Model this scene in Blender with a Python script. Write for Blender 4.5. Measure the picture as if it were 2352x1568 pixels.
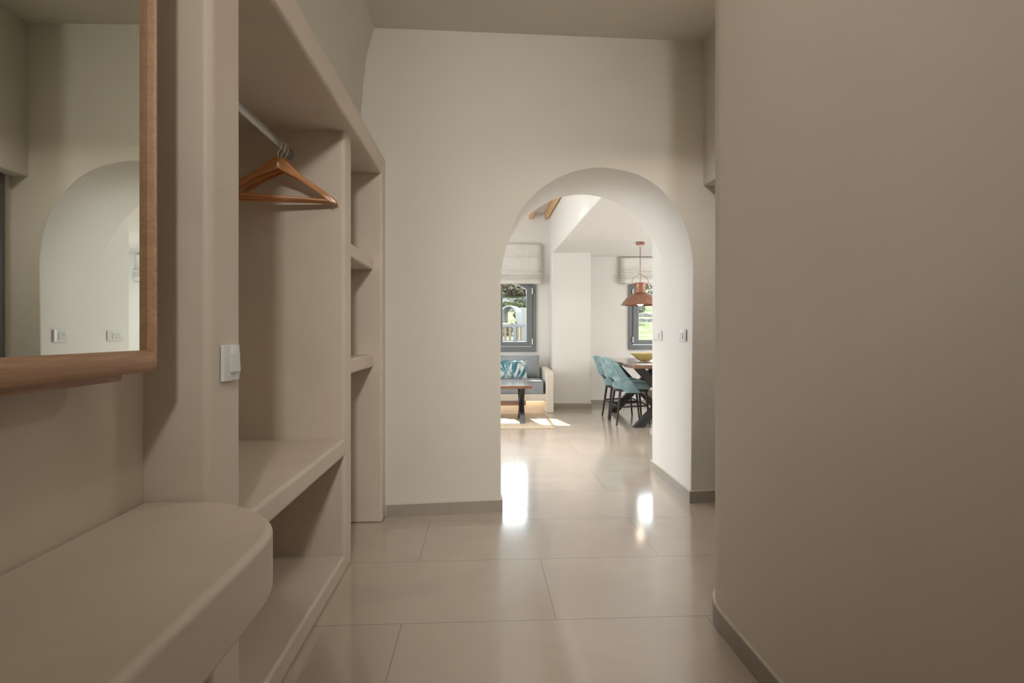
import bpy, bmesh, math, random
from math import sin, cos, pi, radians, atan, sqrt
from mathutils import Vector, Matrix
random.seed(4)
for o in list(bpy.data.objects): bpy.data.objects.remove(o)
S = bpy.context.scene
COL = S.collection

# ------------------------------------------------------------------ camera
cd = bpy.data.cameras.new('camera'); cam = bpy.data.objects.new('camera', cd); COL.objects.link(cam)
cam.location = (0, 0, 1.125)
cam.rotation_euler = (pi/2, 0, -atan(69/1306.67))
cd.sensor_width = 36; cd.lens = 20.0; cd.shift_y = -20/2352; cd.clip_start = .02; cd.clip_end = 400
S.camera = cam
S.view_settings.view_transform = 'Standard'; S.view_settings.look = 'None'
S.view_settings.gamma = 1; S.view_settings.exposure = 0.0; S.view_settings.use_curve_mapping = False

# ------------------------------------------------------------------ light
W = bpy.data.worlds.new('world'); S.world = W; W.use_nodes = True
bg = W.node_tree.nodes['Background']; bg.inputs[0].default_value = (.80, .90, 1.0, 1); bg.inputs[1].default_value = 8.5

def light(name, kind, loc, rot, energy, color, **kw):
    d = bpy.data.lights.new(name, kind); o = bpy.data.objects.new(name, d); COL.objects.link(o)
    o.location = loc; o.rotation_euler = rot; d.energy = energy; d.color = color
    for k, v in kw.items(): setattr(d, k, v)
    return o
def aim(v): return Vector(v).to_track_quat('-Z', 'Y').to_euler()
# sun from beyond the hill, falling in through the two grey windows
light('sun', 'SUN', (0, 0, 10), aim((.21, -1, -.78)), 18, (1, .95, .86), angle=radians(.6))
# sky light in the big left window of the living room
light('living_window_light', 'AREA', (-3.25, 6.0, 1.45), aim((1, -.32, -.45)), 85, (.88, .94, 1), shape='RECTANGLE', size=1.7, size_y=2.3)
# sky light in the dining room's side window
light('dining_window_light', 'AREA', (4.35, 6.6, 1.4), aim((-1, 0, -.5)), 28, (1, .97, .92), shape='RECTANGLE', size=2.2, size_y=1.6)
# added fill lamps for recess and passage, then the round hall ceiling lamp
light('recess_fill', 'AREA', (1.20, 2.78, 2.32), (0, 0, 0), 8.5, (1, .94, .86), shape='RECTANGLE', size=.12, size_y=.3)  # unseen lamp, added to fill the dark recess
light('passage_fill', 'AREA', (.42, 5.8, 2.95), (0, 0, 0), 20, (1, .975, .94), shape='DISK', size=.5, spread=radians(84))  # unseen lamp, added to brighten the passage floor and arch soffit
light('hall_ceiling_light', 'AREA', (.45, 1.2, 3.0), (0, 0, 0), 3.2, (1, .93, .84), shape='DISK', size=.6)
# daylight of the small high window over a deep sill behind the camera
light('high_window_light', 'AREA', (.13, -1.78, 2.71), aim((.03, 1, -.34)), 27, (1, .975, .92), shape='RECTANGLE', size=.4, size_y=.27, spread=radians(86))

# ------------------------------------------------------------------ materials
def nodes(name):
    m = bpy.data.materials.new(name); m.use_nodes = True
    nt = m.node_tree; return m, nt, nt.nodes['Principled BSDF']
def setp(b, **kw):
    for k, v in kw.items():
        k = k.replace('_', ' ')
        if k in b.inputs: b.inputs[k].default_value = v
def obco(nt, scale=(1, 1, 1), loc=(0, 0, 0), world=False):
    t = nt.nodes.new('ShaderNodeTexCoord'); mp = nt.nodes.new('ShaderNodeMapping')
    mp.inputs['Scale'].default_value = scale; mp.inputs['Location'].default_value = loc
    if world:
        g = nt.nodes.new('ShaderNodeNewGeometry'); nt.links.new(g.outputs['Position'], mp.inputs['Vector'])
    else: nt.links.new(t.outputs['Object'], mp.inputs['Vector'])
    return mp.outputs[0]
def noise(nt, vec, scale, detail=4, rough=.5, dist=0):
    n = nt.nodes.new('ShaderNodeTexNoise'); n.inputs['Scale'].default_value = scale
    n.inputs['Detail'].default_value = detail; n.inputs['Roughness'].default_value = rough
    n.inputs['Distortion'].default_value = dist
    nt.links.new(vec, n.inputs['Vector']); return n.outputs['Fac']
def ramp(nt, fac, stops):
    r = nt.nodes.new('ShaderNodeValToRGB'); cr = r.color_ramp
    while len(cr.elements) < len(stops): cr.elements.new(.5)
    for e, (p, c) in zip(cr.elements, stops):
        e.position = p; e.color = (*c, 1)
    nt.links.new(fac, r.inputs['Fac']); return r.outputs['Color']
def bump(nt, b, h, strength=.2, dist=.01):
    n = nt.nodes.new('ShaderNodeBump'); n.inputs['Strength'].default_value = strength
    n.inputs['Distance'].default_value = dist
    nt.links.new(h, n.inputs['Height']); nt.links.new(n.outputs[0], b.inputs['Normal'])
def sc(c, k): return tuple(min(1, x*k) for x in c)

def mottled(name, col, var=.06, scale=1.6, rough=.6, bmp=.08, fine=60, spec=.35):
    m, nt, b = nodes(name)
    v = obco(nt, world=True)
    f = noise(nt, v, scale, 5, .55, .3)
    nt.links.new(ramp(nt, f, [(.3, sc(col, 1-var)), (.7, sc(col, 1+var))]), b.inputs['Base Color'])
    setp(b, Roughness=rough, Specular_IOR_Level=spec)
    if bmp: bump(nt, b, noise(nt, v, fine, 3, .6), bmp, .004)
    return m
def plain(name, col, rough=.5, metal=0, spec=.5, **kw):
    m, nt, b = nodes(name)
    v = obco(nt)
    f = noise(nt, v, 25, 3)
    nt.links.new(ramp(nt, f, [(.3, sc(col, .96)), (.7, sc(col, 1.04))]), b.inputs['Base Color'])
    setp(b, Roughness=rough, Metallic=metal, Specular_IOR_Level=spec, **kw)
    return m
def wood(name, dark, light_, axis='Y', scale=1.0, rough=.4, coat=0):
    m, nt, b = nodes(name)
    s = {'X': (1.2, 16, 16), 'Y': (16, 1.2, 16), 'Z': (16, 16, 1.2)}[axis]
    v = obco(nt, tuple(a*scale for a in s))
    f = noise(nt, v, 2.2, 6, .62, 1.2)
    f2 = noise(nt, v, 9, 4, .7)
    mx = nt.nodes.new('ShaderNodeMix'); mx.inputs[0].default_value = .35
    nt.links.new(f, mx.inputs[2]); nt.links.new(f2, mx.inputs[3])
    nt.links.new(ramp(nt, mx.outputs[0], [(.32, dark), (.68, light_)]), b.inputs['Base Color'])
    bump(nt, b, f2, .12, .002)
    setp(b, Roughness=rough, Coat_Weight=coat, Coat_Roughness=.2)
    return m

M = {}
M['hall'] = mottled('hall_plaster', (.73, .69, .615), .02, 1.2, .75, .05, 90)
M['right'] = mottled('right_wall_plaster', (.82, .75, .66), .02, 1.2, .62, .05, 90, .4)  # same paint as the hall, lightened to brighten this wall
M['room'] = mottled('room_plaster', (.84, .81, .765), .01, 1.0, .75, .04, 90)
M['cement'] = mottled('beige_micro_cement', (.70, .615, .515), .05, 2.6, .5, .12, 45, .45)
M['bench'] = mottled('warm_white_masonry', (.80, .735, .63), .02, 2, .7, .05, 60)
M['base'] = mottled('skirting_tile', (.38, .335, .28), .05, 6, .4, 0)
M['grout'] = mottled('skirting_grout', (.72, .66, .57), .03, 6, .7, 0)
M['frame_wood'] = wood('honey_oak', (.38, .20, .11), (.58, .35, .205), 'Y', 1.5, .42)
M['hanger_wood'] = wood('varnished_beech', (.50, .19, .06), (.66, .30, .11), 'X', 1.5, .28, .6)
M['beam_wood'] = wood('pale_pine', (.62, .38, .18), (.78, .52, .28), 'Y', 1, .6)
M['table_wood'] = wood('walnut_brown', (.13, .055, .03), (.27, .13, .075), 'Y', .7, .25, 1)
M['black'] = plain('black_powder_coat', (.018, .017, .017), .38)
M['blackwood'] = plain('black_stained_wood', (.022, .019, .018), .4)
M['white_plastic'] = plain('white_switch_plastic', (.80, .80, .79), .18)
M['grey_key'] = plain('satin_switch_key', (.70, .71, .71), .15)
M['steel'] = plain('brushed_steel', (.50, .50, .47), .5, .9)
M['chrome'] = plain('chrome_wire', (.85, .85, .85), .12, 1)
M['alu'] = plain('grey_window_aluminium', (.185, .20, .21), .45)
M['alu_dark'] = plain('dark_window_gasket', (.06, .065, .07), .5)
M['copper'] = None
M['doorgrey'] = plain('grey_door_paint', (.13, .12, .125), .5)
M['soil'] = None

def m_floor():
    m, nt, b = nodes('porcelain_floor_tiles')
    v = obco(nt, (1, 1, 1), (.31, -2.22+60, 0), world=True)
    br = nt.nodes.new('ShaderNodeTexBrick')
    br.offset = .5; br.offset_frequency = 2; br.squash = 1
    for k, x in {'Scale': 1, 'Mortar Size': .0018, 'Mortar Smooth': .1, 'Bias': 0, 'Brick Width': 1.2, 'Row Height': .6}.items():
        br.inputs[k].default_value = x
    br.inputs['Color1'].default_value = (.545, .455, .37, 1); br.inputs['Color2'].default_value = (.575, .485, .395, 1)
    br.inputs['Mortar'].default_value = (.24, .19, .15, 1)
    nt.links.new(v, br.inputs['Vector'])
    f = noise(nt, v, 1.7, 6, .6, .6)
    r = ramp(nt, f, [(.28, (.86, .85, .83)), (.72, (1.08, 1.07, 1.06))])
    mx = nt.nodes.new('ShaderNodeMix'); mx.data_type = 'RGBA'; mx.blend_type = 'MULTIPLY'; mx.inputs[0].default_value = 1
    nt.links.new(br.outputs['Color'], mx.inputs[6]); nt.links.new(r, mx.inputs[7])
    nt.links.new(mx.outputs[2], b.inputs['Base Color'])
    rr = ramp(nt, noise(nt, v, 5, 4), [(.3, (.36,)*3), (.7, (.42,)*3)])
    nt.links.new(rr, b.inputs['Roughness'])
    setp(b, IOR=1.9, Specular_IOR_Level=.5, Coat_Weight=1.0, Coat_IOR=2.0, Coat_Roughness=.11)
    bump(nt, b, br.outputs['Fac'], -.3, .001)
    return m
M['floor'] = m_floor()
def m_mirror():
    m, nt, b = nodes('tinted_mirror_glass')
    setp(b, Metallic=1, Roughness=0.0); b.inputs['Base Color'].default_value = (.62, .63, .57, 1)
    return m
M['mirror'] = m_mirror()
def m_glass():
    m = bpy.data.materials.new('window_glass'); m.use_nodes = True; nt = m.node_tree; nt.nodes.clear()
    o = nt.nodes.new('ShaderNodeOutputMaterial'); t = nt.nodes.new('ShaderNodeBsdfTransparent')
    g = nt.nodes.new('ShaderNodeBsdfGlossy'); g.inputs['Roughness'].default_value = .01
    f = nt.nodes.new('ShaderNodeFresnel'); f.inputs[0].default_value = 1.45
    mx = nt.nodes.new('ShaderNodeMixShader')
    t.inputs[0].default_value = (.96, .98, .97, 1)
    nt.links.new(f.outputs[0], mx.inputs[0]); nt.links.new(t.outputs[0], mx.inputs[1]); nt.links.new(g.outputs[0], mx.inputs[2])
    nt.links.new(mx.outputs[0], o.inputs[0]); return m
M['glass'] = m_glass()
def m_copper():
    m, nt, b = nodes('hammered_copper')
    v = obco(nt)
    f = noise(nt, v, 22, 5, .7, .5)
    nt.links.new(ramp(nt, f, [(.3, (.28, .14, .09)), (.62, (.50, .27, .19)), (.75, (.24, .12, .08))]), b.inputs['Base Color'])
    vo = nt.nodes.new('ShaderNodeTexVoronoi'); vo.inputs['Scale'].default_value = 70
    nt.links.new(v, vo.inputs['Vector']); bump(nt, b, vo.outputs['Distance'], .25, .003)
    setp(b, Metallic=.85, Roughness=.36); return m
M['copper'] = m_copper()
M['gold'] = plain('gold_leaf', (.97, .87, .40), .25, .2)
def m_fabric(name, col, var=.1, scale=180, rough=.9, sheen=.3, bmp=.3):
    m, nt, b = nodes(name)
    v = obco(nt)
    w1 = nt.nodes.new('ShaderNodeTexWave'); w1.inputs['Scale'].default_value = scale; w1.bands_direction = 'X'
    w2 = nt.nodes.new('ShaderNodeTexWave'); w2.inputs['Scale'].default_value = scale; w2.bands_direction = 'Z'
    for w in (w1, w2): w.inputs['Distortion'].default_value = 1.5; nt.links.new(v, w.inputs['Vector'])
    a = nt.nodes.new('ShaderNodeMath'); a.operation = 'ADD'
    nt.links.new(w1.outputs['Fac'], a.inputs[0]); nt.links.new(w2.outputs['Fac'], a.inputs[1])
    f = noise(nt, v, 12, 5, .6)
    nt.links.new(ramp(nt, f, [(.3, sc(col, 1-var)), (.7, sc(col, 1+var))]), b.inputs['Base Color'])
    bump(nt, b, a.outputs[0], bmp, .001)
    setp(b, Roughness=rough, Sheen_Weight=sheen, Specular_IOR_Level=.2)
    return m
M['linen'] = m_fabric('cream_linen', (.82, .79, .73), .04)
M['greyfab'] = m_fabric('grey_upholstery', (.34, .36, .38), .06)
def m_velvet():
    m, nt, b = nodes('teal_velvet')
    v = obco(nt)
    f = noise(nt, v, 7, 5, .6, 1.0)
    nt.links.new(ramp(nt, f, [(.3, (.15, .25, .27)), (.55, (.26, .37, .39)), (.75, (.42, .52, .54))]), b.inputs['Base Color'])
    setp(b, Roughness=.75, Sheen_Weight=.9, Sheen_Roughness=.35, Specular_IOR_Level=.15)
    b.inputs['Sheen Tint'].default_value = (.65, .95, .95, 1)
    return m
M['velvet'] = m_velvet()
def m_leaf():
    m, nt, b = nodes('teal_leaf_print')
    tc = nt.nodes.new('ShaderNodeTexCoord'); outs = []
    for sg, off in ((1, 0), (-1, 3.7)):
        r1 = nt.nodes.new('ShaderNodeMapping'); r1.inputs['Rotation'].default_value = (0, radians(24*sg), 0)
        r2 = nt.nodes.new('ShaderNodeMapping'); r2.inputs['Scale'].default_value = (17, 1, 4.2); r2.inputs['Location'].default_value = (off, 0, off)
        nt.links.new(tc.outputs['Object'], r1.inputs['Vector']); nt.links.new(r1.outputs[0], r2.inputs['Vector'])
        outs.append(noise(nt, r2.outputs[0], 1.0, 1.5, .4, .9))
    mx = nt.nodes.new('ShaderNodeMath'); mx.operation = 'MINIMUM'
    nt.links.new(outs[0], mx.inputs[0]); nt.links.new(outs[1], mx.inputs[1])
    nt.links.new(ramp(nt, mx.outputs[0], [(.34, (.035, .16, .20)), (.42, (.16, .35, .40)), (.455, (.60, .66, .66)), (.6, (.76, .78, .77))]), b.inputs['Base Color'])
    setp(b, Roughness=.85, Sheen_Weight=.2); return m
M['leaf'] = m_leaf()
def m_rug():
    m, nt, b = nodes('woven_jute_rug')
    v = obco(nt, world=True)
    w = nt.nodes.new('ShaderNodeTexWave'); w.bands_direction = 'Y'; w.inputs['Scale'].default_value = 9; w.inputs['Distortion'].default_value = .6
    w2 = nt.nodes.new('ShaderNodeTexWave'); w2.bands_direction = 'X'; w2.inputs['Scale'].default_value = 14; w2.inputs['Distortion'].default_value = .6
    for q in (w, w2): nt.links.new(v, q.inputs['Vector'])
    mu = nt.nodes.new('ShaderNodeMath'); mu.operation = 'MULTIPLY'
    nt.links.new(w.outputs['Fac'], mu.inputs[0]); nt.links.new(w2.outputs['Fac'], mu.inputs[1])
    nt.links.new(ramp(nt, mu.outputs[0], [(.1, (.44, .34, .24)), (.5, (.72, .63, .50))]), b.inputs['Base Color'])
    bump(nt, b, mu.outputs[0], .5, .004)
    setp(b, Roughness=.95); return m
M['rug'] = m_rug()
def m_hill():
    m, nt, b = nodes('dry_grass_hillside')
    v = obco(nt, world=True)
    f = noise(nt, v, .55, 9, .7, .5)
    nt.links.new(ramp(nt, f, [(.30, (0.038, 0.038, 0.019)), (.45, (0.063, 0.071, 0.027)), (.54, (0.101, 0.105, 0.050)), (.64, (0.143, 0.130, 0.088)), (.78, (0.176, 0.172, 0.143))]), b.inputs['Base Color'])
    setp(b, Roughness=1, Specular_IOR_Level=.1); return m
M['hill'] = m_hill()
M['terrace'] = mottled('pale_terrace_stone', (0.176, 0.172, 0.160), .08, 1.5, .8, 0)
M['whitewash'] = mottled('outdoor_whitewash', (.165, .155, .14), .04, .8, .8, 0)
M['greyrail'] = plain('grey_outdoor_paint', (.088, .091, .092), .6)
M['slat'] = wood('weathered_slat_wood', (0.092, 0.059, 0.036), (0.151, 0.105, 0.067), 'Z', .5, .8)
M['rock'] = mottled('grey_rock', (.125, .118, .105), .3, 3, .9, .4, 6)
def m_foliage(name, a, c):
    m, nt, b = nodes(name)
    f = noise(nt, obco(nt, world=True), 1.6, 6, .7)
    nt.links.new(ramp(nt, f, [(.3, a), (.7, c)]), b.inputs['Base Color'])
    setp(b, Roughness=.9, Specular_IOR_Level=.15); return m
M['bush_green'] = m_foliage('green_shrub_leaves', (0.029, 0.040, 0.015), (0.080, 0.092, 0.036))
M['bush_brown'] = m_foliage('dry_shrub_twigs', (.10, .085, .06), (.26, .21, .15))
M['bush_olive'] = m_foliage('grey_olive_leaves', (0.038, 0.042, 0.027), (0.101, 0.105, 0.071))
def m_emit(name, col, s):
    m, nt, b = nodes(name)
    b.inputs['Emission Color'].default_value = (*col, 1); b.inputs['Emission Strength'].default_value = s
    b.inputs['Base Color'].default_value = (.9, .85, .75, 1); return m
M['led'] = m_emit('warm_strip_light', (1, .72, .42), 4)
M['bulb'] = m_emit('frosted_bulb', (1, .82, .6), 9)

# ------------------------------------------------------------------ mesh helpers
WL = {}
def wloc(o): return WL.get(o.name, Vector((0, 0, 0)))
class MB:
    def __init__(s): s.v = []; s.f = []
    def add(s, v, f):
        n = len(s.v); s.v += [Vector(p) for p in v]; s.f += [tuple(i+n for i in q) for q in f]
    def box(s, x0, x1, y0, y1, z0, z1):
        s.add([(x0,y0,z0),(x1,y0,z0),(x1,y1,z0),(x0,y1,z0),(x0,y0,z1),(x1,y0,z1),(x1,y1,z1),(x0,y1,z1)],
              [(0,3,2,1),(4,5,6,7),(0,1,5,4),(1,2,6,5),(2,3,7,6),(3,0,4,7)]); return s
    def prism(s, poly, axis, a, b):
        """poly in the two other axes (order XY for Z, XZ for Y, YZ for X)"""
        n = len(poly)
        def P(p, t):
            return {'Z': (p[0], p[1], t), 'Y': (p[0], t, p[1]), 'X': (t, p[0], p[1])}[axis]
        s.add([P(p, a) for p in poly]+[P(p, b) for p in poly],
              [tuple(range(n))[::-1], tuple(range(n, 2*n))]+[(i, (i+1) % n, n+(i+1) % n, n+i) for i in range(n)]); return s
    def lathe(s, prof, c=(0, 0, 0), n=40):
        c = Vector(c); m = len(prof)
        vs = [c+Vector((r*cos(2*pi*k/n), r*sin(2*pi*k/n), z)) for k in range(n) for r, z in prof]
        fs = [(k*m+i, ((k+1) % n)*m+i, ((k+1) % n)*m+i+1, k*m+i+1) for k in range(n) for i in range(m-1)]
        s.add(vs, fs); return s
    def tube(s, pts, r, n=10, closed=False, ry=None):
        pts = [Vector(p) for p in pts]; N = len(pts); rs = r if isinstance(r, (list, tuple)) else [r]*N
        vs = []; up0 = None
        for i, p in enumerate(pts):
            if closed: t = pts[(i+1) % N]-pts[i-1]
            else: t = pts[min(i+1, N-1)]-pts[max(i-1, 0)]
            t.normalize()
            if up0 is None:
                up0 = Vector((0, 0, 1)) if abs(t.z) < .9 else Vector((1, 0, 0))
            a = t.cross(up0)
            if a.length < 1e-4: a = t.cross(Vector((0, 1, 0)))
            a.normalize(); b = a.cross(t); b.normalize(); up0 = b
            for k in range(n):
                q = 2*pi*k/n
                vs.append(p+a*cos(q)*rs[i]+b*sin(q)*(ry if ry else rs[i]))
        fs = [(i*n+k, i*n+(k+1) % n, ((i+1) % N)*n+(k+1) % n, ((i+1) % N)*n+k) for i in range(N if closed else N-1) for k in range(n)]
        if not closed:
            fs += [tuple(range(n))[::-1], tuple((N-1)*n+k for k in range(n))]
        s.add(vs, fs); return s
    def bar(s, p, q, w, d, up=(0, 1, 0)):
        p, q = Vector(p), Vector(q); t = (q-p).normalized(); u = Vector(up); a = t.cross(u).normalized(); b = a.cross(t).normalized()
        vs = [c+a*i*w/2+b*j*d/2 for c in (p, q) for i, j in ((-1,-1),(1,-1),(1,1),(-1,1))]
        s.add(vs, [(0,3,2,1),(4,5,6,7),(0,1,5,4),(1,2,6,5),(2,3,7,6),(3,0,4,7)]); return s
    def build(s, name, mat, parent=None, bevel=0, seg=3, smooth=True, angle=35, fix=True):
        me = bpy.data.meshes.new(name)
        off = wloc(parent) if parent else None
        if off is None:
            xs = [p.x for p in s.v]; ys = [p.y for p in s.v]; zs = [p.z for p in s.v]
            off = Vector(((min(xs)+max(xs))/2, (min(ys)+max(ys))/2, min(zs)))
        me.from_pydata([tuple(p-off) for p in s.v], [], s.f)
        if fix:
            bm = bmesh.new(); bm.from_mesh(me); bmesh.ops.remove_doubles(bm, verts=bm.verts, dist=1e-5)
            bmesh.ops.recalc_face_normals(bm, faces=bm.faces); bm.to_mesh(me); bm.free()
        me.materials.append(mat)
        o = bpy.data.objects.new(name, me); COL.objects.link(o)
        if parent: o.parent = parent; WL[o.name] = off
        else: o.location = off; WL[o.name] = off
        if smooth:
            for p in me.polygons: p.use_smooth = True
            me.set_sharp_from_angle(angle=radians(angle))
        if bevel:
            b = o.modifiers.new('bevel', 'BEVEL'); b.width = bevel; b.segments = seg; b.limit_method = 'ANGLE'; b.angle_limit = radians(40)
            b.harden_normals = True
        return o
def B(*a): return MB().box(*a)
def tag(o, label=None, cat=None, group=None, kind=None):
    if label: o['label'] = label
    if cat: o['category'] = cat
    if group: o['group'] = group
    if kind: o['kind'] = kind
    return o
def thing(name, loc, label, cat, group=None):
    o = bpy.data.objects.new(name, None); COL.objects.link(o); o.location = loc; WL[o.name] = Vector(loc)
    o.empty_display_size = .1
    return tag(o, label, cat, group)
def struct(o, label=None, cat=None): return tag(o, label, cat, kind='structure')
def children(o): return [c for c in bpy.data.objects if c.parent == o]
def copy_tree(o, parent=None):
    c = o.copy(); COL.objects.link(c); c.parent = parent
    for ch in children(o): copy_tree(ch, c)
    return c
def subsurf(o, n=1):
    m = o.modifiers.new('subsurf', 'SUBSURF'); m.levels = n; m.render_levels = n; return o
def arc(cx, cy, r, a0, a1, n=10, ry=None):
    return [(cx+r*cos(radians(a0+(a1-a0)*i/n)), cy+(ry or r)*sin(radians(a0+(a1-a0)*i/n))) for i in range(n+1)]

# ================================================================== SETTING
struct(B(-3.6, 4.8, -1.95, 8.95, -.12, 0).build('floor', M['floor'], smooth=False), 'beige porcelain tile floor running through the hall into the bright room', 'floor')

# ---- wall with the arch (front face slightly skewed)
def yfront(x): return 3.58+.095*(x-.12)
meas = [(.118,1.465),(.131,1.556),(.162,1.693),(.217,1.843),(.292,1.964),(.438,2.086),(.599,2.163),(.747,2.192),(.892,2.183),(1.065,2.139),(1.219,2.027),(1.294,1.932),(1.349,1.805),(1.382,1.676),(1.394,1.546),(1.394,1.465)]
CX, CZ = .755, 1.465
pol = sorted((math.atan2(z-CZ, x-CX), math.hypot(x-CX, z-CZ)) for x, z in meas)
def rad(a):
    """Catmull-Rom through the measured radii"""
    for i in range(len(pol)-1):
        if pol[i][0]-1e-6 <= a <= pol[i+1][0]+1e-6:
            p1, p2 = pol[i], pol[i+1]; p0 = pol[max(i-1, 0)]; p3 = pol[min(i+2, len(pol)-1)]
            t = (a-p1[0])/(p2[0]-p1[0])
            m1 = (p2[1]-p0[1])/(p2[0]-p0[0])*(p2[0]-p1[0]); m2 = (p3[1]-p1[1])/(p3[0]-p1[0])*(p2[0]-p1[0])
            return (2*t**3-3*t*t+1)*p1[1]+(t**3-2*t*t+t)*m1+(-2*t**3+3*t*t)*p2[1]+(t**3-t*t)*m2
    return pol[0][1]
NA = 56
angs = [pi-pi*i/NA for i in range(NA+1)]
raw = [rad(min(a, pol[-1][0])) for a in angs]
for _ in range(5): raw = [raw[0]]+[(raw[i-1]+2*raw[i]+raw[i+1])/4 for i in range(1, NA)]+[raw[-1]]
front = [(CX+r*cos(a), CZ+r*sin(a)) for r, a in zip(raw, angs)]
back = [(CX+.638*cos(a), CZ+.70*sin(a)) for a in angs]
fp = [(.118, 0)]+front+[(1.380, 0)]
bp = [(.118, 0)]+back+[(1.393, 0)]
YB = 4.26
XL, XR, ZT = -1.35, 1.75, 3.25
v = [(x, yfront(x), z) for x, z in fp]+[(x, YB, z) for x, z in bp]
n = len(fp)
fo = len(v)
for (x, z) in ((XL, 0), (XL, ZT), (XR, ZT), (XR, 0)):
    v.append((x, yfront(x), z))
for (x, z) in ((XL, 0), (XL, ZT), (XR, ZT), (XR, 0)):
    v.append((x, YB, z))
f = [tuple([fo]+list(range(n))+[fo+3, fo+2, fo+1])]
f.append(tuple([fo+4]+[n+i for i in range(n)]+[fo+7, fo+6, fo+5])[::-1])
f += [(i, n+i, n+i+1, i+1) for i in range(n-1)]
f += [(fo, fo+1, fo+5, fo+4), (fo+1, fo+2, fo+6, fo+5), (fo+2, fo+3, fo+7, fo+6), (n-1, 2*n-1, fo+7, fo+3), (0, fo, fo+4, n)]
mb = MB(); mb.add(v, f)
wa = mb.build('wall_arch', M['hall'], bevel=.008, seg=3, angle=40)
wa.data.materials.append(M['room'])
for p in wa.data.polygons:      # the inside of the arch takes the paler room plaster
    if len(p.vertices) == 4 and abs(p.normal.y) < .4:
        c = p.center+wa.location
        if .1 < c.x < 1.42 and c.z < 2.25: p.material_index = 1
struct(wa, 'thick cream plaster wall pierced by a tall round arch', 'wall')
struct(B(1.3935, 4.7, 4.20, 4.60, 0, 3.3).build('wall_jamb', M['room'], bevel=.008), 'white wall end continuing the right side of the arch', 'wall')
struct(B(-3.6, -1.352, 4.06, 4.26, 0, 3.3).build('wall_near', M['room'], smooth=False), 'near wall of the living room', 'wall')

# ---- hall ceiling, slightly sloping, cove and upper left wall
mb = MB(); mb.prism([(-1.4, 2.955), (1.9, 3.075), (1.9, 3.3), (-1.4, 3.3)], 'Y', -1.95, 4.2)
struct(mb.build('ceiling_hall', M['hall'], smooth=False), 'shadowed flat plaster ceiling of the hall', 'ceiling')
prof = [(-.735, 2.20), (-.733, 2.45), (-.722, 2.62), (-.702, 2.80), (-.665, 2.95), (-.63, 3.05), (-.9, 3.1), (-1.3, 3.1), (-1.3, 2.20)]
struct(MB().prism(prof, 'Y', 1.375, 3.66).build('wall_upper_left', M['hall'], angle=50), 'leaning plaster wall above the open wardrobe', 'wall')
# tapering plaster ledge on the wardrobe header
lv = [(-.625, 1.37, 2.19), (-.625, 1.37, 2.265), (-.76, 1.37, 2.265), (-.76, 1.37, 2.19), (-.70, 3.56, 2.19), (-.70, 3.56, 2.205), (-.76, 3.56, 2.205), (-.76, 3.56, 2.19)]
mb = MB(); mb.add(lv, [(0,1,2,3),(4,7,6,5),(0,4,5,1),(1,5,6,2),(2,6,7,3),(3,7,4,0)])
struct(mb.build('trim_1', M['hall'], bevel=.01), 'tapering plaster ledge above the wardrobe header', 'trim')

struct(B(-1.35, -.795, -1.9, 1.3815, 0, 3.1).build('wall_left', M['cement'], smooth=False), 'beige plaster wall behind the mirror and the console', 'wall')
# right foreground wall with a rounded corner
poly = [(.90, -1.9), (.90, 2.09)]+arc(1.22, 2.09, .32, 180, 90, 24)[1:]+[(1.9, 2.41), (1.9, -1.9)]
struct(MB().prism(poly, 'Z', 0, 3.1).build('wall_right', M['right'], angle=50), 'large smooth taupe wall with a rounded corner', 'wall')
# back of the hall: solid to 2.2 m with a deep sill, the high window recessed above it
mb = MB(); mb.box(-1.35, 1.2, -1.95, -1.82, 2.2, 3.1).box(-1.35, 1.2, -1.95, -1.0, 0, 2.2).box(-1.35, -.06, -1.83, -1.0, 2.19, 3.1).box(.31, 1.2, -1.83, -1.0, 2.19, 3.1)
struct(mb.build('wall_back', M['hall'], smooth=False))
# recess on the right with the grey door
struct(B(1.58, 1.9, 2.412, 3.74, 0, 3.1).build('wall_recess', M['hall'], smooth=False), 'shaded side wall of the recess beyond the rounded corner', 'wall')
struct(B(1.47, 1.578, 2.412, 3.73, 2.1, 3.1).build('wall_recess_upper', M['hall'], bevel=.01), 'projecting wall over the grey door', 'wall')
d1 = thing('door_1', (1.56, 3.1, 0), 'dark grey door seen at the left edge of the mirror', 'door'); struct(d1)
mb = MB(); mb.box(1.555, 1.579, 3.56, 3.645, 0, 2.095).box(1.555, 1.579, 2.55, 2.62, 0, 2.095).box(1.555, 1.579, 2.62, 3.56, 2.03, 2.095)
mb.build('door_frame', M['doorgrey'], d1, bevel=.004)
B(1.562, 1.578, 2.622, 3.558, .01, 2.028).build('door_leaf', M['doorgrey'], d1, bevel=.003)
MB().tube([(1.5625, 2.72, 1.03), (1.49, 2.72, 1.03), (1.485, 2.74, 1.03), (1.485, 2.84, 1.03)], .009).build('handle', M['steel'], d1)

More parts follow.
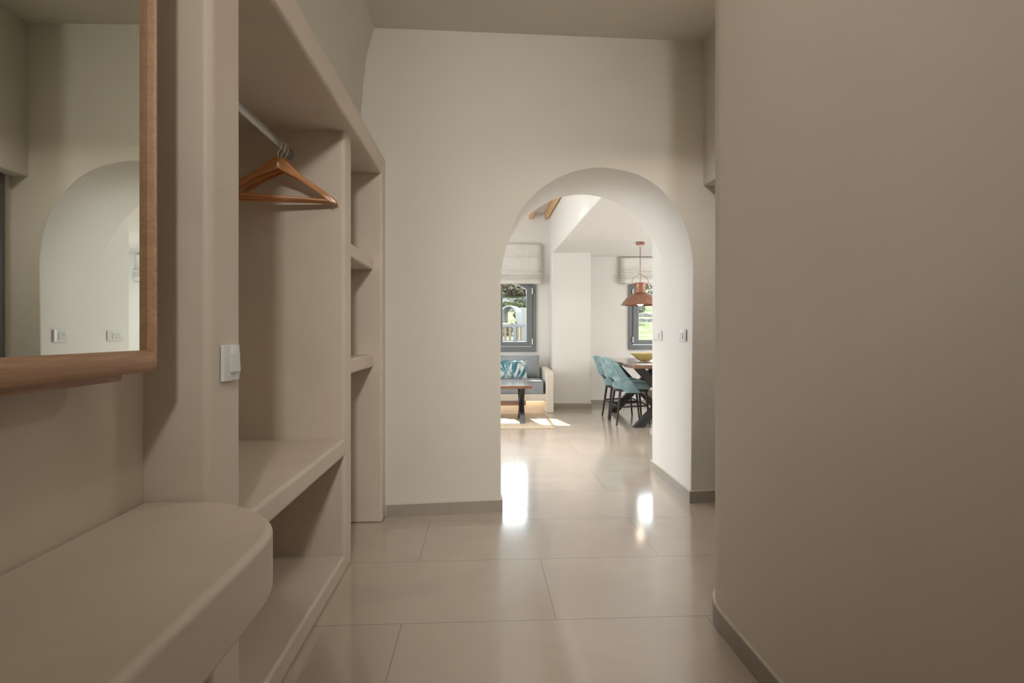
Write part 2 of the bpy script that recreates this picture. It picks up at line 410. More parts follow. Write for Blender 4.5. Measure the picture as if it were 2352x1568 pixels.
# ---- skirtings
def skirt(name, pts, h=.075, t=.011, label=None):
    """pts: path of the wall face; skirting on the left side of the path direction"""
    mb = MB(); g = MB()
    P = [Vector((p[0], p[1], 0)) for p in pts]
    L = []
    for i in range(len(P)):
        a = P[i]-P[i-1] if i else P[1]-P[0]
        b = P[i+1]-P[i] if i < len(P)-1 else a
        na = Vector((-a.y, a.x, 0)).normalized(); nb = Vector((-b.y, b.x, 0)).normalized()
        nn = (na+nb).normalized(); L.append((nn, 1/max(.5, nn.dot(na))))
    for (mm, z0, z1, tt) in ((mb, 0, h, t), (g, h, h+.006, t*1.0)):
        for i in range(len(P)-1):
            vs = []
            for j in (i, i+1):
                nn, k = L[j]
                a = P[j]+nn*.0005; b = P[j]+nn*k*tt
                vs += [(a.x, a.y, z0), (b.x, b.y, z0), (b.x, b.y, z1), (a.x, a.y, z1)]
            mm.add(vs, [(0,3,2,1),(4,5,6,7),(0,1,5,4),(1,2,6,5),(2,3,7,6),(3,0,4,7)])
    o = mb.build(name, M['base'], smooth=False, bevel=0)
    g.build('grout_line', M['grout'], o, smooth=False)
    return struct(o, label, 'skirting')
skirt('baseboard_arch_left', [(.118, 3.66), (.118, 3.58), (-.585, yfront(-.59))], label='greige tile skirting left of the arch')
skirt('baseboard_arch_right', [(1.578, yfront(1.58)), (1.380, yfront(1.38)), (1.393, 4.26), (1.3935, 4.60), (4.2, 4.60)], label='greige tile skirting wrapping the right side of the arch')
skirt('baseboard_right', [(.90, -1.75)]+[(p[0], p[1]) for p in arc(1.22, 2.09, .32, 180, 90, 7)]+[(1.55, 2.41)], label='tile skirting cut in short pieces around the rounded corner')

# ================================================================== BUILT-IN WARDROBE
wd = thing('built_in_wardrobe', (-.9, 2.5, 0), 'beige plaster open wardrobe built into the left wall', 'wardrobe')
C = M['cement']
B(-1.24, -.64, 1.382, 1.552, 0, 2.085).build('side_pier', C, wd, bevel=.022, seg=4)
B(-1.24, -.5903, 3.41, 3.565, 0, 2.085).build('side_pier', C, wd, bevel=.014, seg=4)
B(-1.24, -.59, 1.384, 3.56, 2.07, 2.189).build('header', C, wd, bevel=.016, seg=4)
B(-1.24, -.64, 2.70, 2.835, 0, 2.09).build('divider', C, wd, bevel=.018, seg=4)
B(-1.30, -1.20, 1.50, 3.50, 0, 2.12).build('back_panel', C, wd, smooth=False)
B(-1.22, -.6405, 1.52, 2.72, .546, .628).build('shelf', C, wd, bevel=.016, seg=4)
B(-1.22, -.6405, 1.52, 2.72, 0, .084).build('plinth', C, wd, bevel=.014, seg=4)
B(-1.22, -.643, 2.80, 3.43, 1.498, 1.569).build('shelf', C, wd, bevel=.013, seg=4)
B(-1.22, -.643, 2.80, 3.43, .922, .998).build('shelf', C, wd, bevel=.013, seg=4)

rail = thing('wardrobe_rail', (-.89, 2.06, 1.95), 'satin steel hanging rail running through the wardrobe', 'rail')
MB().tube([(-.89, 1.5525, 1.955), (-.89, 2.699, 1.955)], .0095, 20, ry=.0205).build('tube', M['steel'], rail)
for y in (1.554, 2.6965):
    mb = MB(); pl = [(-.89+.016*cos(a)*1.0, 1.955+.027*sin(a)) for a in [2*pi*k/20 for k in range(20)]]
    mb.prism(pl, 'Y', y-.0018-.004*(y > 2), y+.0018+.004*(y < 2)); mb.build('end_bracket', M['steel'], rail, bevel=.001)

def make_hanger():
    h = thing('clothes_hanger', (0, 0, 0), None, None)
    # hook: over the rail then down; local origin = rail centre
    r = .0165
    pts = [(-r*1.02, 0, -.010), (-r, 0, .002)]+[(r*cos(a), 0, .0065+r*sin(a)) for a in [pi-pi*k/12 for k in range(1, 13)]]
    pts += [(r*.95, 0, -.012), (r*.5, 0, -.030), (0, 0, -.042), (0, 0, -.075)]
    MB().tube(pts, .0016, 8).build('hook', M['chrome'], h)
    # shoulders: contoured bar bent at the middle, humped neck, flared tips
    T = [(0, -.061), (.06, -.0615), (.11, -.065), (.16, -.073), (.22, -.088), (.28, -.104), (.35, -.119), (.7, -.172), (.93, -.210), (1, -.226)]
    Bt = [(0, -.113), (.35, -.147), (.7, -.196), (.93, -.232), (1, -.242)]
    def lin(tab, a):
        for p, q in zip(tab, tab[1:]):
            if a <= q[0]+1e-9: return p[1]+(q[1]-p[1])*(a-p[0])/(q[0]-p[0])
        return tab[-1][1]
    N = 40; vs = []; fs = []
    for i in range(N+1):
        s = -1+2*i/N; x = s*.228; a = abs(s)
        top, low = lin(T, a), lin(Bt, a); hh = top-low; mid = (top+low)/2
        yy = .046*a-.014*a*a; th = .0062+.003*max(0, a-.85)/.15
        for k in range(12):
            q = 2*pi*k/12; cxx = cos(q); szz = sin(q)
            vs.append((x, yy+th*math.copysign(abs(cxx)**.45, cxx), mid+hh/2*math.copysign(abs(szz)**.6, szz)))
    for i in range(N):
        for k in range(12): fs.append((i*12+k, i*12+(k+1) % 12, (i+1)*12+(k+1) % 12, (i+1)*12+k))
    fs += [tuple(range(12))[::-1], tuple(N*12+k for k in range(12))]
    mb = MB(); mb.add(vs, fs); mb.build('shoulder_body', M['hanger_wood'], h, angle=22)
    MB().tube([(-.214, .030, -.229), (0, .030, -.229), (.214, .030, -.229)], .0062, 12).build('trouser_bar', M['hanger_wood'], h)
    return h
hg = make_hanger()
spots = [(2.535, 17, 'wooden clothes hanger on the rail, nearest of three'), (2.578, 11, 'wooden clothes hanger hung between two others on the rail'), (2.618, 6, 'wooden clothes hanger on the rail, closest to the divider')]
for i, (y, rz, lab) in enumerate(spots):
    o = hg if i == 0 else copy_tree(hg)
    o.location = (-.89, y, 1.955); o.rotation_euler = (0, 0, radians(rz)); tag(o, lab, 'hanger', 'wooden hangers on the wardrobe rail')

# ================================================================== CONSOLE SHELF
def console():
    # outline (top view), rounded free corner
    out = [(-.7955, -.35), (-.7955, 1.3815), (-.642, 1.3815)]
    pts = [(-.636, 1.3815), (-.596, 1.368), (-.556, 1.345), (-.520, 1.318), (-.488, 1.285), (-.4605, 1.254), (-.4356, 1.214), (-.4204, 1.165), (-.4128, 1.105), (-.4107, 1.03)]
    # Chaikin smoothing
    for _ in range(2):
        q = [pts[0]]
        for a, b in zip(pts, pts[1:]): q += [(a[0]*.75+b[0]*.25, a[1]*.75+b[1]*.25), (a[0]*.25+b[0]*.75, a[1]*.25+b[1]*.75)]
        pts = q+[pts[-1]]
    out += pts+[(-.4107, -.35)]
    mb = MB().prism(out[::-1], 'Z', .597, .7295)
    o = mb.build('console_shelf', M['cement'], angle=40)
    b = o.modifiers.new('bevel', 'BEVEL'); b.width = .021; b.segments = 6; b.limit_method = 'ANGLE'; b.angle_limit = radians(50); b.harden_normals = True
    return tag(o, 'thick beige plaster console shelf with rounded corner below the mirror', 'shelf')
console()

# ================================================================== MIRROR
mr = thing('wall_mirror', (-.70, .70, 1.04), 'large wall mirror in a rounded oak frame', 'mirror')
Y0, Y1, Z0, Z1 = -.10, 1.203, 1.046, 2.35
XF = -.709
def frame_sec():
    # (inward distance from outer edge, X)
    w = .044
    pts = [(w, XF), (w, XF+.0295), (w-.002, XF+.034)]
    pts += [(w*.5+w*.5*cos(radians(a)), XF+.032+.014*sin(radians(a))) for a in (40, 52, 65, 80, 95, 110, 125, 140, 155, 170)]
    pts += [(0, XF+.024), (0, XF)]
    return pts
sec = frame_sec()
mb = MB(); corners = [(Y0, Z0, 1, 1), (Y1, Z0, -1, 1), (Y1, Z1, -1, -1), (Y0, Z1, 1, -1)]
vs = []
for (y, z, sy, sz) in corners:
    for (w, x) in sec: vs.append((x, y+sy*w*.16, z+sz*w))
m_ = len(sec)
mb.add(vs, [(c*m_+i, ((c+1) % 4)*m_+i, ((c+1) % 4)*m_+(i+1) % m_, c*m_+(i+1) % m_) for c in range(4) for i in range(m_)])
mb.build('frame', M['frame_wood'], mr, angle=30)
B(-.697, -.6805, Y0+.006, Y1-.0055, Z0+.04, Z1-.04).build('mirror_glass', M['mirror'], mr, smooth=False)
B(-.7325, -.7095, Y0+.02, Y1-.04, Z0-.016, Z1-.03).build('back_board', M['frame_wood'], mr, bevel=.002)
B(-.7945, -.732, .15, .95, 1.25, 2.15).build('mounting_block', M['frame_wood'], mr, bevel=.002)

# ================================================================== SWITCHES
def switch(loc, rotz, w, h, keys, label, tilt=0):
    """plate faces local +Y... built in local axes: x across, y out, z up"""
    t = thing('light_switch', loc, label, 'light switch')
    o0 = Vector(loc)
    def R(mb):
        mb.v = [Matrix.Rotation(rotz, 3, 'Z') @ p + o0 for p in mb.v]; return mb
    # plate with domed front
    mb = MB(); nx, nz = 14, 6
    vs = []; fs = []
    for i in range(nx+1):
        for j in range(nz+1):
            a = -1+2*i/nx; b = -1+2*j/nz
            e = .008+.006*(1-abs(a)**3)*1.0+.0015*(1-abs(b)**4)
            vs.append((a*w/2, e, b*h/2))
    for i in range(nx):
        for j in range(nz): q = i*(nz+1)+j; fs.append((q, q+nz+1, q+nz+2, q+1))
    k = len(vs)
    ring = [(i*(nz+1)) for i in range(nx+1)]+[nx*(nz+1)+j for j in range(1, nz+1)]+[i*(nz+1)+nz for i in range(nx-1, -1, -1)]+[j for j in range(nz-1, 0, -1)]
    for q in ring: p = vs[q]; vs.append((p[0], .0008, p[2]))
    m = len(ring)
    for i in range(m): fs.append((ring[i], ring[(i+1) % m], k+(i+1) % m, k+i))
    fs.append(tuple(k+i for i in range(m)))
    mb.add(vs, fs); R(mb).build('plate', M['white_plastic'], t, bevel=.0015, seg=2, angle=30)
    kw = w*.56/keys; 
    for q in range(keys):
        x0 = -w*.28+q*kw
        mb = MB(); g = .0006
        pr = [(x0+g, 0), (x0+kw-g, 0)]
        zz = h*.26
        vs = [(x0+g, .010, -zz), (x0+kw-g, .010, -zz), (x0+kw-g, .010, zz), (x0+g, .010, zz),
              (x0+g, .0205, -zz), (x0+kw-g, .0205, -zz), (x0+kw-g, .0175, zz), (x0+g, .0175, zz)]
        mb.add(vs, [(0,3,2,1),(4,5,6,7),(0,1,5,4),(1,2,6,5),(2,3,7,6),(3,0,4,7)])
        R(mb).build('switch_key', M['grey_key'], t, bevel=.001, seg=2)
    return t
switch((-.6398, 1.474, 1.050), -pi/2, .092, .090, 1, 'white light switch on the beige pier beside the mirror')
switch((1.3868, 3.860, 1.105), pi/2, .122, .082, 2, 'white two-key light switch in the arch jamb, nearest the hall')
switch((1.3925, 4.42, 1.102), pi/2, .18, .078, 4, 'white light switch with four narrow keys on the arch jamb, farthest from the hall')

# ================================================================== LIVING / DINING ROOM SHELL
YW = 8.80
def wallcells(name, x0, x1, z0, z1, holes, y0, y1, mat, axis='Y'):
    xs = sorted({x0, x1, *[h[0] for h in holes], *[h[1] for h in holes]}); zs = sorted({z0, z1, *[h[2] for h in holes], *[h[3] for h in holes]})
    mb = MB()
    for a, b in zip(xs, xs[1:]):
        for c, d in zip(zs, zs[1:]):
            mx, mz = (a+b)/2, (c+d)/2
            if any(h[0] < mx < h[1] and h[2] < mz < h[3] for h in holes): continue
            if axis == 'Y': mb.box(a, b, y0, y1, c, d)
            else: mb.box(y0, y1, a, b, c, d)
    return struct(mb.build(name, mat, smooth=False, fix=False))
R_ = M['room']
o = wallcells('wall_window', -3.6, 4.8, 0, 3.3, [(-.345, .785, .91, 2.0), (2.36, 3.60, .93, 2.0)], YW, YW+.62, R_); tag(o, 'white wall with the two grey windows', 'wall')
o = wallcells('wall_living_left', 3.9, 8.95, 0, 3.3, [(5.2, 7.0, .1, 2.5)], -3.6, -3.35, R_, 'X')
o = wallcells('wall_dining_right', 4.3, 8.95, 0, 3.3, [(5.4, 7.8, .5, 2.2)], 4.45, 4.7, R_, 'X')
struct(B(-3.6, 1.06, 4.0, 8.95, 2.99, 3.3).build('ceiling_living', R_, smooth=False), 'white ceiling over the pine beams', 'ceiling')
struct(B(1.04, 4.8, 4.602, 8.90, 2.315, 3.29).build('ceiling_dining', R_, bevel=.02, seg=4), 'lower white ceiling above the dining table', 'ceiling')
# arch-wall side already solid; block above the jamb between ceilings
struct(B(1.04, 1.39, 4.255, 4.61, 2.315, 3.29).build('ceiling_step', R_, smooth=False))
col = MB().prism([(1.045, 8.79), (1.045, 8.42), (1.62, 8.385), (1.62, 8.79)], 'Z', 0, 2.33)
struct(col.build('wall_pilaster', R_, bevel=.02, seg=4), 'broad white pilaster between the sofa and the dining table', 'wall')
skirt('baseboard_pilaster', [(1.62, 8.78), (1.62, 8.385), (1.045, 8.42)][::1], label='tile skirting at the foot of the pilaster')
skirt('baseboard_window', [(4.4, YW), (1.632, YW)], label='tile skirting under the dining window')
# unseen wall and roof added outside the left window to block the sun
struct(B(-5.2, -5.0, 4.2, 7.5, 0, 4.9).build('wall_sun_block', M['whitewash'], smooth=False))
struct(B(-5.0, -3.6, 4.2, 7.3, 2.6, 2.8).build('ceiling_sun_block', M['whitewash'], smooth=False))
struct(B(6.2, 6.4, 4.2, 9, 0, 3.0).build('wall_yard', M['whitewash'], smooth=False))

bl = ['pine ceiling beam meeting the wall beside the pilaster, rightmost of those in view', 'pine ceiling beam in the arch, left of the beam beside the pilaster', 'pine ceiling beam hidden mostly by the arch, third from the pilaster', 'pine ceiling beam fourth from the pilaster']
for i in range(2):
    x = .995-.245*i
    o = B(x-.027, x+.027, 4.3, YW-.01, 2.885, 2.989).build('ceiling_beam', M['beam_wood'], bevel=.004)
    tag(o, bl[i], 'beam', 'pine beams under the living room ceiling')

# ---- windows
def ring_prism(outer, inner, y0, y1):
    mb = MB(); n = len(outer)
    vs = [(p[0], y, p[1]) for y in (y0, y1) for p in outer+inner]
    fs = []
    N = 2*n
    for i in range(n):
        j = (i+1) % n
        fs += [(i, j, n+j, n+i), (N+i, N+n+i, N+n+j, N+j), (i, N+i, N+j, j), (n+i, n+j, N+n+j, N+n+i)]
    mb.add(vs, fs); return mb
def frame_poly(x0, x1, z0, zs, cx=.14, cz=.085):
    """window outline with a low polygonal arch on top"""
    m = (x0+x1)/2
    return [(x0, z0), (x1, z0), (x1, zs), (x1-cx, zs+cz), (m+.01, zs+cz+.05), (m-.01, zs+cz+.05), (x0+cx, zs+cz), (x0, zs)]
def leaf_poly(x0, x1, z0, zs, right, cx=.135, cz=.072):
    """one leaf, its outer upper corner cut"""
    zt = zs+cz+.035
    p = [(x0, z0), (x1, z0), (x1, zs), (x1-cx, zs+cz), (x0+.02, zt), (x0, zt)]
    if right: return p
    return [(x0+x1-q[0], q[1]) for q in p][::-1]
def window(name, x0, x1, z0, label, ztop=1.855):
    w = thing(name, ((x0+x1)/2, YW, z0), label, 'window'); struct(w)
    fr = .062
    ring_prism(frame_poly(x0, x1, z0, ztop), frame_poly(x0+fr, x1-fr, z0+fr+.012, ztop-.03), YW-.030, YW+.05).build('window_frame', M['alu'], w, bevel=.003)
    wid = (x1-x0-2*fr)/2
    for i in range(2):
        a = x0+fr+i*wid+.003; b = x0+fr+(i+1)*wid-.003
        so = (.092, .085) if i else (.085, .092)
        s0 = leaf_poly(a, b, z0+fr+.016, ztop-.035, i == 1, .10, .07); s1 = leaf_poly(a+so[0], b-so[1], z0+fr+.088, ztop-.058, i == 1)
        ring_prism(s0, s1, YW-.046, YW+.02).build('sash', M['alu'], w, bevel=.004)
        cx_ = (a+b)/2
        ring_prism(s1, [((p[0]-cx_)*.985+cx_, (p[1]-1.45)*.992+1.45) for p in s1], YW-.040, YW-.01).build('glazing_bead', M['white_plastic'], w, smooth=False)
        n = len(s1); mb = MB(); mb.add([(p[0], YW-.004, p[1]) for p in s1]+[(p[0], YW+.006, p[1]) for p in s1], [tuple(range(n)), tuple(range(2*n-1, n-1, -1))]+[(q, q+n, (q+1) % n+n, (q+1) % n) for q in range(n)])
        mb.build('pane', M['glass'], w, smooth=False)
        hx = (b+.004) if i else (a-.004)
        for hz_ in (z0+.155, ztop-.09):
            MB().tube([(hx, YW-.052, hz_-.045), (hx, YW-.052, hz_+.045)], .010, 12).build('hinge', M['white_plastic'], w)
    return w
window('window_1', -.40, .838, .834, 'grey aluminium window with cut corners above the sofa')
window('window_2', 2.288, 3.66, .862, 'grey aluminium window beyond the dining table')

# ---- roman blinds
def blind(x0, x1, zt, zb, label):
    y = YW-.03
    P = []
    h = zt-zb
    # (offset out, z)
    P += [(.022, zt), (.024, zt-.03), (.020, zt-.10), (.026, zt-.20*1.0), (.040, zt-.215), (.028, zt-.222), (.028, zt-.33), (.040, zt-.40), (.048, zt-.415), (.030, zt-.422)]
    z = zb+.17
    P += [(.036, z+.01), (.050, z-.01)]
    for k in range(4):
        P += [(.058+.004*k, z-.02-.026*k), (.062+.004*k, z-.037-.026*k), (.046+.004*k, z-.041-.026*k)]
    P += [(.062, zb+.012), (.055, zb)]
    nx = 16; vs = []; fs = []
    m = len(P)
    rnd = random.Random(7)
    for i in range(nx+1):
        u = i/nx; x = x0+(x1-x0)*u
        for j, (d, z) in enumerate(P):
            wob = .004*sin(u*9+j*.7)+.004*sin(u*21+j*1.9)
            sag = -.006*sin(pi*u)*(j/m)
            spread = .010*(j/m) * (2*u-1)
            vs.append((x+spread, y-d+wob*(.3+.7*(j > 3)), z+sag))
    for i in range(nx):
        for j in range(m-1): fs.append((i*m+j, (i+1)*m+j, (i+1)*m+j+1, i*m+j+1))
    b = thing('roman_blind', ((x0+x1)/2, YW, zb), label, 'blind')
    mb = MB(); mb.add(vs, fs)
    o = mb.build('fabric', M['linen'], b, angle=60); s = o.modifiers.new('solid', 'SOLIDIFY'); s.thickness = .004
    B(x0+.004, x1-.004, YW-.046, YW-.001, zt-.03, zt-.002).build('head_rail', M['white_plastic'], b)
    return b
blind(-.50, .925, 2.50, 1.878, 'cream linen roman blind drawn up over the sofa window')
blind(2.15, 3.80, 2.30, 1.895, 'cream linen roman blind drawn up over the dining window')

# ================================================================== SOFA CORNER
sf = thing('built_in_sofa', (-.3, 8.3, 0), 'low white masonry sofa bench built along the window wall', 'sofa')
XS0 = -1.9
def prism_o(mb, *a): return mb
arm = MB().prism([(7.93, 0), (7.93, .545), (7.955, .575), (8.0, .592), (8.6, .606), (8.795, .606), (8.795, 0)], 'X', .896, 1.006)
arm.build('arm', M['bench'], sf, bevel=.018, seg=4)
B(XS0, .90, 7.96, 8.795, .165, .262).build('bench_top', M['bench'], sf, bevel=.01)
B(XS0, .90, 8.16, 8.795, 0, .17).build('bench_base', M['bench'], sf, smooth=False)
B(XS0, .885, 8.10, 8.125, .145, .160).build('light_strip', M['led'], sf, smooth=False)
def cushion(name, x0, x1, y0, y1, z0, z1, mat, label, r=.035, cat='cushion', crown=.012):
    o = thing(name, ((x0+x1)/2, (y0+y1)/2, z0), label, cat)
    mb = MB(); nx, ny = 18, 10; vs = []; fs = []
    def pt(i, j, top):
        u, w = -1+2*i/nx, -1+2*j/ny
        z = (z1+crown*(1-u**4)*(1-w**4)) if top else z0
        return ((x0+x1)/2+u*(x1-x0)/2, (y0+y1)/2+w*(y1-y0)/2, z)
    for top in (0, 1):
        for i in range(nx+1):
            for j in range(ny+1): vs.append(pt(i, j, top))
    K = (nx+1)*(ny+1)
    for i in range(nx):
        for j in range(ny):
            q = i*(ny+1)+j; fs += [(q, q+1, q+ny+2, q+ny+1), (K+q, K+q+ny+1, K+q+ny+2, K+q+1)]
    ring = [i*(ny+1) for i in range(nx+1)]+[nx*(ny+1)+j for j in range(1, ny+1)]+[i*(ny+1)+ny for i in range(nx-1, -1, -1)]+[j for j in range(ny-1, 0, -1)]
    for a, b in zip(ring, ring[1:]+ring[:1]): fs.append((a, b, K+b, K+a))
    mb.add(vs, fs); mb.build('cover', mat, o, bevel=r, seg=5, angle=60)
    for zz in (z1-.004, z0+.006):
        g = .006
        P = arc(x1-.03+g, y0+.03-g, .03, -90, 0, 5)+arc(x1-.03+g, y1-.03+g, .03, 0, 90, 5)+arc(x0+.03-g, y1-.03+g, .03, 90, 180, 5)+arc(x0+.03-g, y0+.03-g, .03, 180, 270, 5)
        MB().tube([(p[0]-0, p[1], zz) for p in P], .005, 6, closed=True).build('piping', mat, o)
    return o
cushion('seat_cushion', XS0+.02, .868, 7.975, 8.69, .2625, .445, M['greyfab'], 'grey seat cushion on the masonry sofa bench', .02)
bc = thing('back_cushion', (-.4, 8.72, .47), 'flat grey back cushion behind the grey pillow', 'cushion')
B(-1.85, .845, 8.692, 8.79, .45, .655).build('cover', M['greyfab'], bc, bevel=.03, seg=5)

def pillow(name, c, w, h, t, rot, mat, label, piping=None):
    o = thing(name, (0, 0, 0), label, 'pillow')
    n = 18; vs = []; fs = []
    def side(s):
        for i in range(n+1):
            for j in range(n+1):
                u, v_ = -1+2*i/n, -1+2*j/n
                k = 1-.045*(1-abs(v_)**2.0)*abs(u)**3; l = 1-.045*(1-abs(u)**2.0)*abs(v_)**3
                th = (max(0, 1-abs(u)**2.4)*max(0, 1-abs(v_)**2.4))**.55
                vs.append((u*w/2*k, s*(t/2*th+.002*sin(9*u+5*v_)*th), h/2+v_*h/2*l))
    side(-1); side(1); K = (n+1)**2
    for i in range(n):
        for j in range(n):
            q = i*(n+1)+j; fs += [(q, q+n+1, q+n+2, q+1), (K+q, K+q+1, K+q+n+2, K+q+n+1)]
    mb = MB(); mb.add(vs, fs); mb.build('cover', mat, o, angle=80)
    edge = []
    for (u0, v0, u1, v1) in ((-1,-1,1,-1), (1,-1,1,1), (1,1,-1,1), (-1,1,-1,-1)):
        for q in range(12):
            u = u0+(u1-u0)*q/12; v_ = v0+(v1-v0)*q/12
            k = 1-.045*(1-abs(v_)**2.0)*abs(u)**3; l = 1-.045*(1-abs(u)**2.0)*abs(v_)**3
            edge.append((u*w/2*k, 0, h/2+v_*h/2*l))
    MB().tube(edge, .006, 6, closed=True).build('piping', piping or mat, o)
    o.location = c; o.rotation_euler = rot
    return o
pillow('throw_pillow', (.575, 8.49, .466), .58, .33, .13, (radians(-18), 0, 0), M['greyfab'], 'plain grey rectangular pillow leaning under the window')
pillow('throw_pillow', (.40, 8.21, .468), .50, .265, .13, (radians(-16), radians(1), radians(2)), M['leaf'], 'pillow printed with teal leaves in front of the grey pillow')

rg = thing('woven_rug', (-.6, 7.25, 0), 'flat beige woven rug under the coffee table', 'rug')
rv = []; nx = 40
mb = MB(); mb.prism([(-2.2, 6.63), (.84, 6.63), (.83, 7.92), (-2.2, 7.92)], 'Z', .0006, .008); mb.build('weave', M['rug'], rg, bevel=.003)
mb = MB()
for k in range(66):
    y = 6.645+k*.0193; L = random.uniform(.02, .05)
    mb.tube([(.835, y, .005), (.835+L*.5, y+random.uniform(-.005, .005), .006), (.835+L, y+random.uniform(-.012, .012), .003)], .0025, 5)
o = mb.build('fringe', M['rug'], rg); o['kind'] = 'stuff'

def live_slab(x0, x1, y0, y1, z0, z1, mat, name, parent, amp=.02, axis='Y', seed=1):
    rnd = random.Random(seed); n = 26
    L = []; Rr = []
    for i in range(n+1):
        t = i/n
        if axis == 'Y':
            y = y0+(y1-y0)*t
            L.append((x0+amp*(sin(t*11+seed)+.5*sin(t*27+2*seed))*.6, y)); Rr.append((x1+amp*(sin(t*9+3*seed)+.5*sin(t*31))*.6, y))
        else:
            x = x0+(x1-x0)*t
            L.append((x, y1+amp*(sin(t*11+seed)+.5*sin(t*27+2*seed))*.6)); Rr.append((x, y0+amp*(sin(t*9+3*seed)+.5*sin(t*31))*.6))
    poly = Rr+L[::-1]
    return MB().prism(poly, 'Z', z0, z1).build(name, mat, parent, bevel=.008, seg=3)
ct = thing('coffee_table', (-.1, 7.2, 0), 'low walnut coffee table with black crossed legs on the rug', 'table')
live_slab(-.75, .612, 6.93, 7.50, .440, .482, M['table_wood'], 'tabletop', ct, .006, 'X', 2)
for x in (.50, -.62):
    for a, b, d in ((7.02, 7.43, .032), (7.43, 7.02, .030)):
        MB().prism([(a-.036, .0085), (a+.036, .0085), (b+.036, .439), (b-.036, .439)], 'X', x-d, x+d).build('leg', M['black'], ct, bevel=.003)
B(-.68, .555, 7.19, 7.26, .205, .260).build('stretcher', M['table_wood'], ct, bevel=.004)

# ================================================================== DINING
dt = thing('dining_table', (2.2, 7.3, 0), 'live-edge walnut dining table on black crossed legs', 'table')
live_slab(1.735, 2.66, 6.42, 8.22, .712, .757, M['table_wood'], 'tabletop', dt, .022, 'Y', 3)
for y in (6.70, 8.0):
    for a, b, d in ((1.86, 2.54, .042), (2.54, 1.86, .038)):
        MB().prism([(a-.062, .0008), (a+.062, .0008), (b+.062, .711), (b-.062, .711)], 'Y', y-d, y+d).build('leg', M['black'], dt, bevel=.003)
B(2.165, 2.235, 6.60, 8.10, .30, .385).build('stretcher', M['table_wood'], dt, bevel=.004)

def make_chair():
    c = thing('dining_chair', (0, 0, 0), None, None)
    feet = [(-.205, -.185), (-.205, .185), (.205, -.180), (.205, .180)]
    tops = [(-.15, -.145), (-.15, .145), (.165, -.15), (.165, .15)]
    for (fx, fy), (tx, ty) in zip(feet, tops):
        MB().tube([(fx, fy, 0), (tx, ty, .425)], [.0105, .0165], 14).build('leg', M['blackwood'], c)
    # foot ring, following the legs at z .22
    q = .22/.425; cs = [(feet[i][0]+(tops[i][0]-feet[i][0])*q, feet[i][1]+(tops[i][1]-feet[i][1])*q) for i in (0, 2, 3, 1)]
    ringp = []
    x0, x1, yy = cs[0][0]-.014, cs[1][0]+.014, abs(cs[0][1])+.012
    for (px, py, a0) in ((x1-.06, -yy+.06, -90), (x1-.06, yy-.06, 0), (x0+.09, yy-.09, 90), (x0+.09, -yy+.09, 180)):
        rr = .06 if px > 0 else .09
        ringp += [(p[0], p[1], .22+.012*(px > 0)) for p in arc(px, py, rr, a0, a0+90, 6)]
    MB().tube(ringp, .0095, 10, closed=True).build('foot_ring', M['blackwood'], c)
    def rr_poly(x0, x1, y0, y1, r1, r2, n=8):
        return arc(x1-r1, y0+r1, r1, -90, 0, n)+arc(x1-r1, y1-r1, r1, 0, 90, n)+arc(x0+r2, y1-r2, r2, 90, 180, n)+arc(x0+r2, y0+r2, r2, 180, 270, n)
    MB().prism(rr_poly(-.19, .205, -.19, .19, .07, .14), 'Z', .405, .432).build('seat_frame', M['blackwood'], c, bevel=.004)
    mb = MB(); P = rr_poly(-.205, .235, -.195, .195, .09, .16)
    cx = .01; lv = [(.93, .430), (1.0, .445), (1.01, .470), (.985, .495), (.92, .512), (.75, .522), (.45, .527), (.15, .528)]
    vs = [(cx+(p[0]-cx)*k, p[1]*k, z) for k, z in lv for p in P]; nP = len(P)
    fs = [(r*nP+i, r*nP+(i+1) % nP, (r+1)*nP+(i+1) % nP, (r+1)*nP+i) for r in range(len(lv)-1) for i in range(nP)]+[tuple(range(nP))[::-1], tuple((len(lv)-1)*nP+i for i in range(nP))]
    mb.add(vs, fs); mb.build('seat', M['velvet'], c, angle=70)
    # wrapped backrest shell with an open gap at the centre bottom
    ns, ntt = 28, 14; vs = []; fs = []
    for i in range(ns+1):
        s = -1+2*i/ns; a = abs(s)
        sm = min(1, max(0, (a-.38)/.24)); sm = sm*sm*(3-2*sm)
        zl = .580-.185*sm
        zt = .822-.030*a**4-.05*max(0, a-.85)/.15
        for j in range(ntt+1):
            t = j/ntt; z = zl+(zt-zl)*t
            hgt = (z-.40)/.42
            ph = s*radians(112-52*max(0, hgt)**.85)
            rx, ry = .235-.02*hgt, .208+.005*hgt
            lean = .135*max(0, hgt)**1.2
            vs.append((-.005-rx*cos(ph)-lean, ry*sin(ph), z))
    for i in range(ns):
        for j in range(ntt): q = i*(ntt+1)+j; fs.append((q, q+1, q+ntt+2, q+ntt+1))
    mb = MB(); mb.add(vs, fs); o = mb.build('backrest', M['velvet'], c, angle=80)
    sd = o.modifiers.new('solid', 'SOLIDIFY'); sd.thickness = .036; sd.offset = 0
    bv = o.modifiers.new('bevel', 'BEVEL'); bv.width = .013; bv.segments = 4; bv.limit_method = 'ANGLE'; bv.angle_limit = radians(50)
    return c
ch = make_chair()
cs = [(1.843, 7.035, 0, 'teal velvet dining chair with black legs, nearer the arch along the table'), (1.845, 7.50, 0, 'teal velvet dining chair partly hidden behind the nearer one'),
      (2.62, 7.05, 180, 'teal velvet dining chair across the table, nearer the arch'), (2.62, 7.55, 180, 'teal velvet dining chair across the table, nearer the window')]
for i, (x, y, rz, lab) in enumerate(cs):
    o = ch if i == 0 else copy_tree(ch)
    o.location = (x, y, 0); o.rotation_euler = (0, 0, radians(rz)); tag(o, lab, 'chair', 'teal chairs around the dining table')

